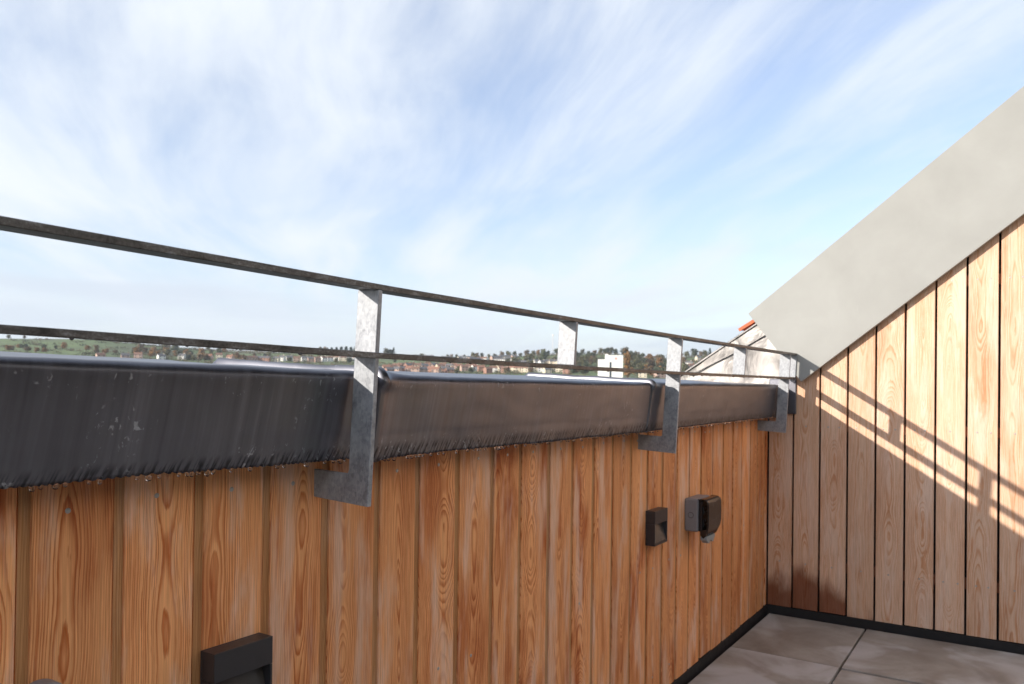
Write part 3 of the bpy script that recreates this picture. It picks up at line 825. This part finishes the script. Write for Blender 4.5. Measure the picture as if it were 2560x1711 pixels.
def crown_mesh(seed, shape, mt):
    rnd = random.Random(seed); V, F = [], []
    lobes = []
    for k in range(14 if shape == 'round' else (9 if shape != 'fir' else 7)):
        if shape == 'fir': zz = .10+.85*k/6; lobes.append((0, 0, zz, .34*(1.08-zz)+.04))
        elif shape == 'tall': a = rnd.uniform(0, 6.28); lobes.append((.08*math.cos(a), .08*math.sin(a), .25+.085*k, .16))
        else:
            a = rnd.uniform(0, 6.28); r = rnd.uniform(.05, .26); lobes.append((r*math.cos(a), r*math.sin(a), .20+.60*k/13, rnd.uniform(.15, .24)))
    for (lx, ly, lz, lr) in lobes:
        for q in range(30):
            d = Vector((rnd.gauss(0, 1), rnd.gauss(0, 1), rnd.gauss(0, 1))).normalized()
            p = Vector((lx, ly, lz))+d*lr*rnd.uniform(.65, 1.08)
            nn = (d+Vector((rnd.uniform(-.6, .6), rnd.uniform(-.6, .6), rnd.uniform(-.3, .8)))).normalized()
            u = nn.orthogonal().normalized(); v = nn.cross(u); s = rnd.uniform(.045, .095)
            b_ = len(V)
            for k in range(4):
                a = math.pi/2*k+rnd.uniform(-.4, .4); V.append(p+u*math.cos(a)*s+v*math.sin(a)*s*rnd.uniform(.6, 1))
            F.append((b_, b_+1, b_+2, b_+3))
    return mesh('crown', V, F, False, mt)
def trunk_mesh():
    V, F = [], []; n = 6
    segs = [((0, 0, -.04), (0, 0, .55), .035, .016), ((0, 0, .30), (.16, .05, .62), .015, .006), ((0, 0, .36), (-.13, .10, .66), .014, .006), ((0, 0, .42), (.02, -.16, .70), .012, .005)]
    for a, b, r0, r1 in segs:
        a, b = Vector(a), Vector(b); d = (b-a).normalized(); u = d.orthogonal().normalized(); v = d.cross(u); o = len(V)
        for p, r in ((a, r0), (b, r1)):
            V += [p+u*math.cos(2*math.pi*k/n)*r+v*math.sin(2*math.pi*k/n)*r for k in range(n)]
        F += [(o+k, o+(k+1) % n, o+n+(k+1) % n, o+n+k) for k in range(n)]
    return mesh('trunk', V, F, False, M_BARK)
TRUNK = trunk_mesh()
CROWN = {}
for i, (kk, mt) in enumerate(LEAF.items()):
    CROWN[kk] = [crown_mesh(100+i*10+j, 'fir' if kk == 'fir' else 'round', mt) for j in range(3)]
CROWN['poplar'] = [crown_mesh(777, 'tall', LEAF['orange'])]
TL_ = {'green': ('dark green broadleaf tree standing on the far hillside', 'tree', 'dark green hillside trees'),
       'olive': ('olive green autumn tree standing on the far hillside', 'tree', 'olive hillside trees'),
       'brown': ('brown autumn tree standing on the far hillside', 'tree', 'brown hillside trees'),
       'orange': ('bright orange autumn tree standing on the far hillside', 'tree', 'orange hillside trees'),
       'fir': ('blackish evergreen tree in the clump on the far skyline', 'tree', 'evergreens on the skyline'),
       'poplar': ('tall narrow orange-brown tree close beside the white block', 'tree', None)}
def tree(px, py, hpx, kind, wide=1.0, rnd=random, place=None):
    p, r = ground_at(px, py); hh = hpx*r/HZ
    lb, ct, gp = TL_[kind]
    if place and kind != 'poplar': lb = lb.split(' standing')[0].split(' in the clump')[0]+' '+place; gp = gp.split(' hillside')[0].split(' on the')[0]+' trees '+place
    t = thing(('evergreen_tree' if kind == 'fir' else 'broadleaf_tree'), lb, ct, (p.x, p.y, ground_h(p.x, p.y)-.3), gp)
    s = hh*1.08; t.scale = (s*wide, s*wide, s); t.rotation_euler = (0, 0, rnd.uniform(0, 6.28))
    ob('crown', rnd.choice(CROWN[kind]), t); ob('trunk', TRUNK, t)
rt = random.Random(21)
def skyy(px): return lerp_table(SKY, px)
# skyline trees traced from the photograph: column, height in photo pixels, kind
for px, hp, kd, wd_ in ((20, 8, 'olive', 1.4), (60, 7, 'brown', 1.5), (245, 9, 'green', 1.5), (268, 11, 'fir', 1.3), (284, 9, 'green', 1.3), (340, 9, 'olive', 1.5), (420, 9, 'brown', 1.4), (520, 10, 'olive', 1.4), (600, 10, 'green', 1.3), (640, 9, 'olive', 1.4),
        (715, 12, 'olive', 1.4), (735, 14, 'green', 1.2), (752, 15, 'green', 1.1), (768, 10, 'olive', 1.3), (800, 16, 'olive', 1.1), (813, 17, 'brown', 1.0), (828, 14, 'fir', 1.5), (840, 15, 'fir', 1.6), (852, 16, 'fir', 1.5), (864, 17, 'fir', 1.5), (876, 16, 'fir', 1.5), (888, 17, 'olive', 1.2), (897, 17, 'brown', 1.1),
        (965, 17, 'olive', 1.2), (976, 15, 'green', 1.2), (983, 18, 'fir', .8), (1118, 7, 'olive', 1.4), (1128, 8, 'brown', 1.2), (1140, 8, 'olive', 1.2), (1160, 7, 'green', 1.4), (1182, 13, 'olive', 1.2), (1192, 12, 'brown', 1.3), (1204, 12, 'green', 1.2), (1222, 9, 'olive', 1.3), (1236, 10, 'olive', 1.1), (1254, 15, 'brown', 1.1), (1270, 15, 'olive', 1.2), (1285, 14, 'green', 1.1), (1300, 9, 'olive', 1.4), (1316, 16, 'brown', 1.2), (1332, 13, 'olive', 1.3),
        (1345, 15, 'orange', 1.0), (1357, 16, 'olive', 1.2), (1370, 11, 'green', 1.2), (1390, 16, 'green', 1.2), (1408, 8, 'brown', 1.4), (1436, 9, 'olive', 1.5), (1455, 13, 'olive', 1.1), (1470, 8, 'green', 1.5), (1486, 10, 'brown', 1.5), (1500, 15, 'olive', 1.2), (1512, 15, 'green', 1.3), (1524, 18, 'olive', 1.4), (1538, 15, 'green', 1.3), (1560, 20, 'olive', 1.3), (1576, 13, 'green', 1.3), (1592, 14, 'brown', 1.3), (1606, 12, 'green', 1.4), (1622, 10, 'olive', 1.5), (1640, 9, 'brown', 1.5), (1656, 12, 'olive', 1.4), (1672, 14, 'green', 1.3), (1700, 12, 'brown', 1.4), (1716, 15, 'olive', 1.2), (1736, 20, 'green', 1.2), (1752, 13, 'brown', 1.2), (1763, 14, 'olive', 1.2), (1774, 17, 'fir', 1.0), (1800, 12, 'olive', 1.4)):
    tree(px, skyy(px)+1.5, hp, kd, wd_, rt, place=('on the crest above the green field' if px < 440 else 'on the skyline above the row of pale houses' if px < 990 else 'on the skyline between the rolling field and the mast' if px < 1381 else 'on the ridge behind the white block' if px < 1700 else 'on the ridge beside the lead flashing'))
tree(1567, 950, 66, 'poplar', .62, rt)
# trees among the houses
def hill_trees(n, x0, x1, f0, f1, kinds, h0, h1, place):
    for _ in range(n):
        px = rt.uniform(x0, x1); s = skyy(px); py = s+rt.uniform(f0, f1)
        tree(px, py, rt.uniform(h0, h1), rt.choice(kinds), rt.uniform(1.1, 1.5), rt, place)
hill_trees(20, 10, 330, 24, 36, ['green', 'olive', 'brown', 'orange'], 8, 14, 'along the foot of the green field')
hill_trees(36, 330, 620, 6, 34, ['olive', 'brown', 'orange', 'green'], 10, 17, 'in the wooded part of the town')
hill_trees(18, 620, 900, 10, 26, ['olive', 'brown', 'green'], 9, 15, 'among the row of pale houses')
hill_trees(30, 985, 1400, 6, 44, ['olive', 'brown', 'green', 'olive'], 9, 16, 'among the salmon and cream houses')
hill_trees(10, 1280, 1360, 10, 34, ['olive', 'green'], 14, 24, 'beside the white terrace rows')
hill_trees(34, 1425, 1500, 8, 52, ['olive', 'green', 'brown'], 12, 18, 'below the ridge between the mast and the white block')
hill_trees(46, 1578, 1700, 8, 46, ['olive', 'green', 'brown', 'orange'], 14, 22, 'in the wood beyond the narrow orange tree')
hill_trees(16, 1705, 1800, 8, 46, ['olive', 'brown', 'green'], 12, 18, 'under the ridge beside the lead flashing')

# hedges and woods too far to count
V, F = [], []
rw = random.Random(5)
def clump(px, py, sz, cnt):
    p, r = ground_at(px, py); z = ground_h(p.x, p.y)
    for q in range(cnt):
        c = Vector((p.x+rw.gauss(0, sz*1.5), p.y+rw.gauss(0, sz*1.5), z+abs(rw.gauss(0, sz*.7))))
        u = Vector((rw.gauss(0, 1), rw.gauss(0, 1), rw.gauss(0, 1))).normalized(); v = u.orthogonal().normalized(); s = rw.uniform(.5, 1.3); b_ = len(V)
        V.extend([c+u*s, c+v*s, c-u*s, c-v*s]); F.append((b_, b_+1, b_+2, b_+3))
for _ in range(900):
    px = rw.uniform(-60, 1830); s = skyy(px)
    if px < 330 and rw.random() < .6: continue
    if 990 < px < 1115 and rw.random() < .5: py = s+rw.uniform(10, 46)
    else: py = s+rw.uniform(3, 48)
    if 1330 < px < 1372 and 898 < py < 912: continue
    clump(px, py, rw.uniform(1.5, 3.2), 34)
for k in range(420):
    px = -40+1870*k/420+rw.uniform(-3, 3)
    if 1000 < px < 1112 or px < 225: continue
    clump(px, skyy(px)+rw.uniform(.5, 5), rw.choice([1.2, 1.8, 2.6, 3.6]), 26)
def valley_clump(x, y, sz, cnt):
    z = ground_h(x, y)
    for q in range(cnt):
        c = Vector((x+rw.gauss(0, sz*1.5), y+rw.gauss(0, sz*1.5), z+abs(rw.gauss(0, sz*.7))))
        u = Vector((rw.gauss(0, 1), rw.gauss(0, 1), rw.gauss(0, 1))).normalized(); v = u.orthogonal().normalized(); s = rw.uniform(.4, 1.1); b_ = len(V)
        V.extend([c+u*s, c+v*s, c-u*s, c-v*s]); F.append((b_, b_+1, b_+2, b_+3))
for _ in range(700):                                  # scrub and gardens on the valley floor
    r = rw.uniform(170, 950); a = AZ0+rw.uniform(-1.0, 1.0); valley_clump(r*math.cos(a), r*math.sin(a), rw.uniform(1.2, 3.0), 34)
def hedge_mat():
    M, t, b = mat('hedge_leaves'); P = t.node('ShaderNodeTexCoord').outputs['Object']
    n = t.noise(P, .03, 3, .6)
    t.put(b.inputs['Base Color'], t.ramp(n, [(.35, (.045, .058, .028)), (.5, (.095, .085, .04)), (.65, (.14, .09, .042))])); b.inputs['Roughness'].default_value = .85
    return M
ob('hillside_hedges', mesh('hillside_hedges', V, F, False, hedge_mat()), None, None, 'brown and green hedges and scrub between the far houses', 'hedge', None, 'stuff')

# ---- houses
WALLC = {'white': simple('white_render', (0.74, 0.72, 0.68), .8, 0, .06, .4), 'cream': simple('cream_render', (0.66, 0.58, 0.45), .8, 0, .08, .4),
         'pink': simple('salmon_brick', (0.47, 0.33, 0.27), .85, 0, .12, .6), 'brick': simple('red_brick', (0.36, 0.20, 0.15), .85, 0, .15, .6)}
ROOFC = {'slate': simple('slate_roof', (0.13, 0.125, 0.13), .8, 0, .15, .5), 'brown': simple('brown_tile_roof', (0.21, 0.12, 0.085), .85, 0, .15, .5), 'red': simple('red_tile_roof', (0.28, 0.14, 0.095), .85, 0, .15, .5)}
M_WIN = simple('window_dark', (0.04, 0.05, 0.065), .15, 0, .05, 1)
HM = {}
def house_meshes(kw, kr, form):
    key = (kw, kr, form)
    if key in HM: return HM[key]
    w, d, h, rh = {'house': (9.0, 7.0, 5.2, 2.6), 'terrace': (22.0, 7.5, 5.4, 2.5), 'bungalow': (10.0, 8.0, 3.2, 2.4)}[form]
    wl = mesh('walls', [(-w/2, -d/2, -3), (w/2, -d/2, -3), (w/2, d/2, -3), (-w/2, d/2, -3), (-w/2, -d/2, h), (w/2, -d/2, h), (w/2, d/2, h), (-w/2, d/2, h), (-w/2, 0, h+rh-.15), (w/2, 0, h+rh-.15)],
              [(0, 1, 5, 4), (2, 3, 7, 6), (1, 2, 6, 9, 5), (3, 0, 4, 8, 7)], mt=WALLC[kw])
    e = .35; t_ = .22
    V = []
    for s in (-1, 1):
        x = s*(w/2+e)
        V += [(x, -d/2-e, h-e*rh/(d/2)), (x, 0, h+rh), (x, d/2+e, h-e*rh/(d/2)), (x, d/2+e, h-e*rh/(d/2)+t_), (x, 0, h+rh+t_), (x, -d/2-e, h-e*rh/(d/2)+t_)]
    rf = mesh('roof', V, [(0, 1, 4, 5), (1, 2, 3, 4), (6, 11, 10, 7), (7, 10, 9, 8), (5, 4, 10, 11), (4, 3, 9, 10), (0, 6, 7, 1), (1, 7, 8, 2), (0, 5, 11, 6), (2, 8, 9, 3)], mt=ROOFC[kr])
    ch = boxes_mesh('chimney', [(w*.32, w*.32+.9, -.5, .5, h+rh-.8, h+rh+1.3)], WALLC['brick' if kw != 'white' else 'cream'])
    wn = boxes_mesh('window', [(-.65, .65, -.06, .02, 0, 1.25)], M_WIN)
    HM[key] = (wl, rf, ch, wn, w, d, h); return HM[key]
HLAB = {'white': 'white rendered', 'cream': 'cream rendered', 'pink': 'salmon brick', 'brick': 'red brick'}
FLAB = {'house': 'house', 'terrace': 'terrace', 'bungalow': 'low bungalow'}
RLAB = {'slate': 'grey slate', 'brown': 'brown tiled', 'red': 'red tiled'}
rh_ = random.Random(11)
def house_place(px, py):
    if px < 600: return 'below the wooded hill'
    if px < 900: return 'in the row under the evergreens'
    if px < 1130 and py < 912: return 'under the rolling green field'
    if py < 912 and px < 1320: return 'in the streets under the skyline trees'
    if px < 1195: return 'in the brick estate below the rolling field'
    if px < 1460: return 'in the pale streets below the mast'
    return 'by the wood beyond the white block'
def house(px, py, kw, kr, form, turn=None, scale=1.0):
    pl = house_place(px, py)
    wl, rf, ch, wn, w, d, h = house_meshes(kw, kr, form)
    p, r = ground_at(px, py)
    a = math.atan2(p.y, p.x)-math.pi/2 + (rh_.uniform(-.7, .7) if turn is None else turn)
    t = thing('house' if form != 'terrace' else 'terraced_houses', '%s %s with a %s roof %s' % (HLAB[kw], FLAB[form], RLAB[kr], pl), 'house',
              (p.x, p.y, ground_h(p.x, p.y)+.2), '%s %ss with %s roofs %s' % (HLAB[kw], FLAB[form], RLAB[kr], pl))
    t.rotation_euler = (0, 0, a); t.scale = (scale,)*3
    ob('walls', wl, t); q = ob('roof', rf, t); ob('chimney', ch, q)
    if px < 1e9:
        n = {'house': (-2.6, 2.6), 'bungalow': (-2.8, 2.8), 'terrace': (-8.6, -4.0, 0.4, 4.6, 8.8)}[form]
        for zz in ((.9, 3.5) if form != 'bungalow' else (1.0,)):
            for xx in n: ob('window', wn, t, (xx, -d/2, zz))
# traced rows: column, ground row, wall, roof, form
HL = []
for px in (250, 312, 345, 402, 455, 522, 547, 575): HL.append((px, 899+rh_.uniform(-3, 6), rh_.choice(['white', 'cream', 'pink']), rh_.choice(['slate', 'brown', 'red']), 'house'))
HL += [(622, 905, 'pink', 'brown', 'terrace'), (655, 905, 'brick', 'slate', 'terrace'), (690, 906, 'cream', 'slate', 'house')]
for px in (704, 722, 741, 760, 776, 792, 808, 824, 842, 858, 874, 890): HL.append((px, 905+rh_.uniform(-3, 3), rh_.choice(['white', 'white', 'cream', 'pink']), rh_.choice(['slate', 'brown']), 'house'))
for px in (992, 1006, 1020, 1034): HL.append((px, 899, rh_.choice(['white', 'cream']), 'slate', 'bungalow'))
for px in (1052, 1068): HL.append((px, 901, 'pink', 'slate', 'terrace'))
for px in (1110, 1120, 1150, 1160, 1172): HL.append((px, 903, rh_.choice(['white', 'cream']), 'slate', 'house'))
HL += [(1185, 906, 'pink', 'slate', 'terrace'), (1204, 905, 'white', 'brown', 'terrace'), (1240, 902, 'pink', 'slate', 'terrace'), (1262, 900, 'cream', 'slate', 'terrace'), (1250, 908, 'white', 'slate', 'terrace'), (1274, 906, 'white', 'slate', 'terrace'), (1290, 909, 'white', 'slate', 'house'), (1284, 900, 'pink', 'slate', 'house')]
for px in range(1302, 1420, 13): HL.append((px, 914+rh_.uniform(-2, 3), rh_.choice(['white', 'white', 'cream']), 'slate', 'house'))
for px in range(966, 1200, 13): HL.append((px+rh_.uniform(-3, 3), 925+rh_.uniform(-3, 4), rh_.choice(['pink', 'pink', 'brick', 'cream']), rh_.choice(['brown', 'brown', 'red', 'slate']), 'house'))
for px in range(974, 1130, 17): HL.append((px+rh_.uniform(-3, 3), 934+rh_.uniform(-1, 3), rh_.choice(['pink', 'brick']), rh_.choice(['brown', 'red', 'slate']), 'house'))
for px in range(1190, 1440, 15): HL.append((px+rh_.uniform(-3, 3), 931+rh_.uniform(-4, 4), rh_.choice(['white', 'cream', 'cream', 'brick']), rh_.choice(['slate', 'brown', 'red']), 'house'))
HL += [(1659, 946, 'pink', 'slate', 'terrace'), (1722, 913, 'white', 'slate', 'bungalow'), (1728, 924, 'pink', 'brown', 'house'), (1745, 902, 'cream', 'slate', 'house'), (1606, 945, 'cream', 'slate', 'house')]
for a in HL: house(*a)

# ---- the white block
def white_block():
    r = 620.0; d0 = px_az(1525); c = d0*r
    rt_ = Vector((d0.y, -d0.x, 0))
    k = r/HZ
    base = ground_h(c.x, c.y)-2
    t = thing('white_block', 'tall plain white building with a stepped top and one narrow window', 'building', (c.x, c.y, base))
    t.rotation_euler = (0, 0, math.atan2(rt_.y, rt_.x))
    def zz(py): return H+ang_of(1525, py)*r-base
    def xx(px): return (px-1525)*k
    mw = simple('bright_white_cladding', (0.84, 0.83, 0.80), .6, 0, .03, .2)
    ob('main_tower', boxes_mesh('main_tower', [(xx(1494.5), xx(1556.5), 0, 16, 0, zz(899))], mw, .1, 1), t)
    ob('upper_storey', boxes_mesh('upper_storey', [(xx(1512), xx(1556.5), 0, 15, zz(899)+.01, zz(888.5))], mw, .1, 1), t)
    ob('roof_plant', boxes_mesh('roof_plant', [(xx(1512), xx(1520), 0, 4, zz(888.5)+.01, zz(885.5))], mw, .05, 1), t)
    st = ob('stair_window', boxes_mesh('stair_window', [(xx(1523.5), xx(1528), -.12, .05, zz(950), zz(905.5))], M_WIN), t)
    ob('wall_sign', boxes_mesh('wall_sign', [(xx(1536), xx(1542), -.12, .02, zz(899.5), zz(894))], simple('pale_red_sign', (0.70, 0.36, 0.33), .6), ), t)
white_block()

# ---- the lattice mast on the hill
def mast():
    p, r = ground_at(1381, skyy(1381)+1); k = r/HZ; hh = 46*k
    t = thing('radio_mast', 'thin lattice radio mast rising from the wooded hilltop', 'mast', (p.x, p.y, ground_h(p.x, p.y)))
    mm = simple('mast_steel', (0.42, 0.43, 0.45), .5, .3)
    me = boxes_mesh('leg', [(-.16, .16, -.16, .16, 0, hh)], mm)
    for a in range(3): ob('leg', me, t, (1.1*math.cos(a*2.09), 1.1*math.sin(a*2.09), 0))
    V, F = [], []; n = 14
    for i in range(n):
        for a in range(3):
            p0 = Vector((1.1*math.cos(a*2.09), 1.1*math.sin(a*2.09), hh*i/n)); p1 = Vector((1.1*math.cos((a+1)*2.09), 1.1*math.sin((a+1)*2.09), hh*(i+1)/n)); u = Vector((0, 0, .12)); b_ = len(V)
            w_ = (p1-p0).cross(u).normalized()*.12
            V.extend([p0-u-w_, p0+u-w_, p0+u+w_, p0-u+w_, p1-u-w_, p1+u-w_, p1+u+w_, p1-u+w_]); F.extend([(b_+q, b_+(q+1) % 4, b_+4+(q+1) % 4, b_+4+q) for q in range(4)])
    ob('bracing', mesh('bracing', V, F, False, mm), t)
    ob('antenna_drum', boxes_mesh('antenna_drum', [(-1.3, 1.3, -1.3, 1.3, hh, hh+3.2)], WALLC['white'], .4, 2), t)
mast()

# ---------------------------------------------------------------- the air over the valley
def haze():
    M = bpy.data.materials.new('haze_air'); M.use_nodes = True; t = NT(M.node_tree); t.n.clear()
    o = t.node('ShaderNodeOutputMaterial'); v = t.node('ShaderNodeVolumePrincipled')
    v.inputs['Color'].default_value = (0.80, 0.88, 0.97, 1); v.inputs['Density'].default_value = 0.00009; v.inputs['Anisotropy'].default_value = 0.2
    t.l.new(v.outputs[0], o.inputs['Volume'])
    ob('haze', boxes_mesh('haze', [(-9800, 9800, -9800, 9800, -160, 330)], M), None, None, 'thin pale haze over the valley', 'haze', None, 'stuff')
haze()
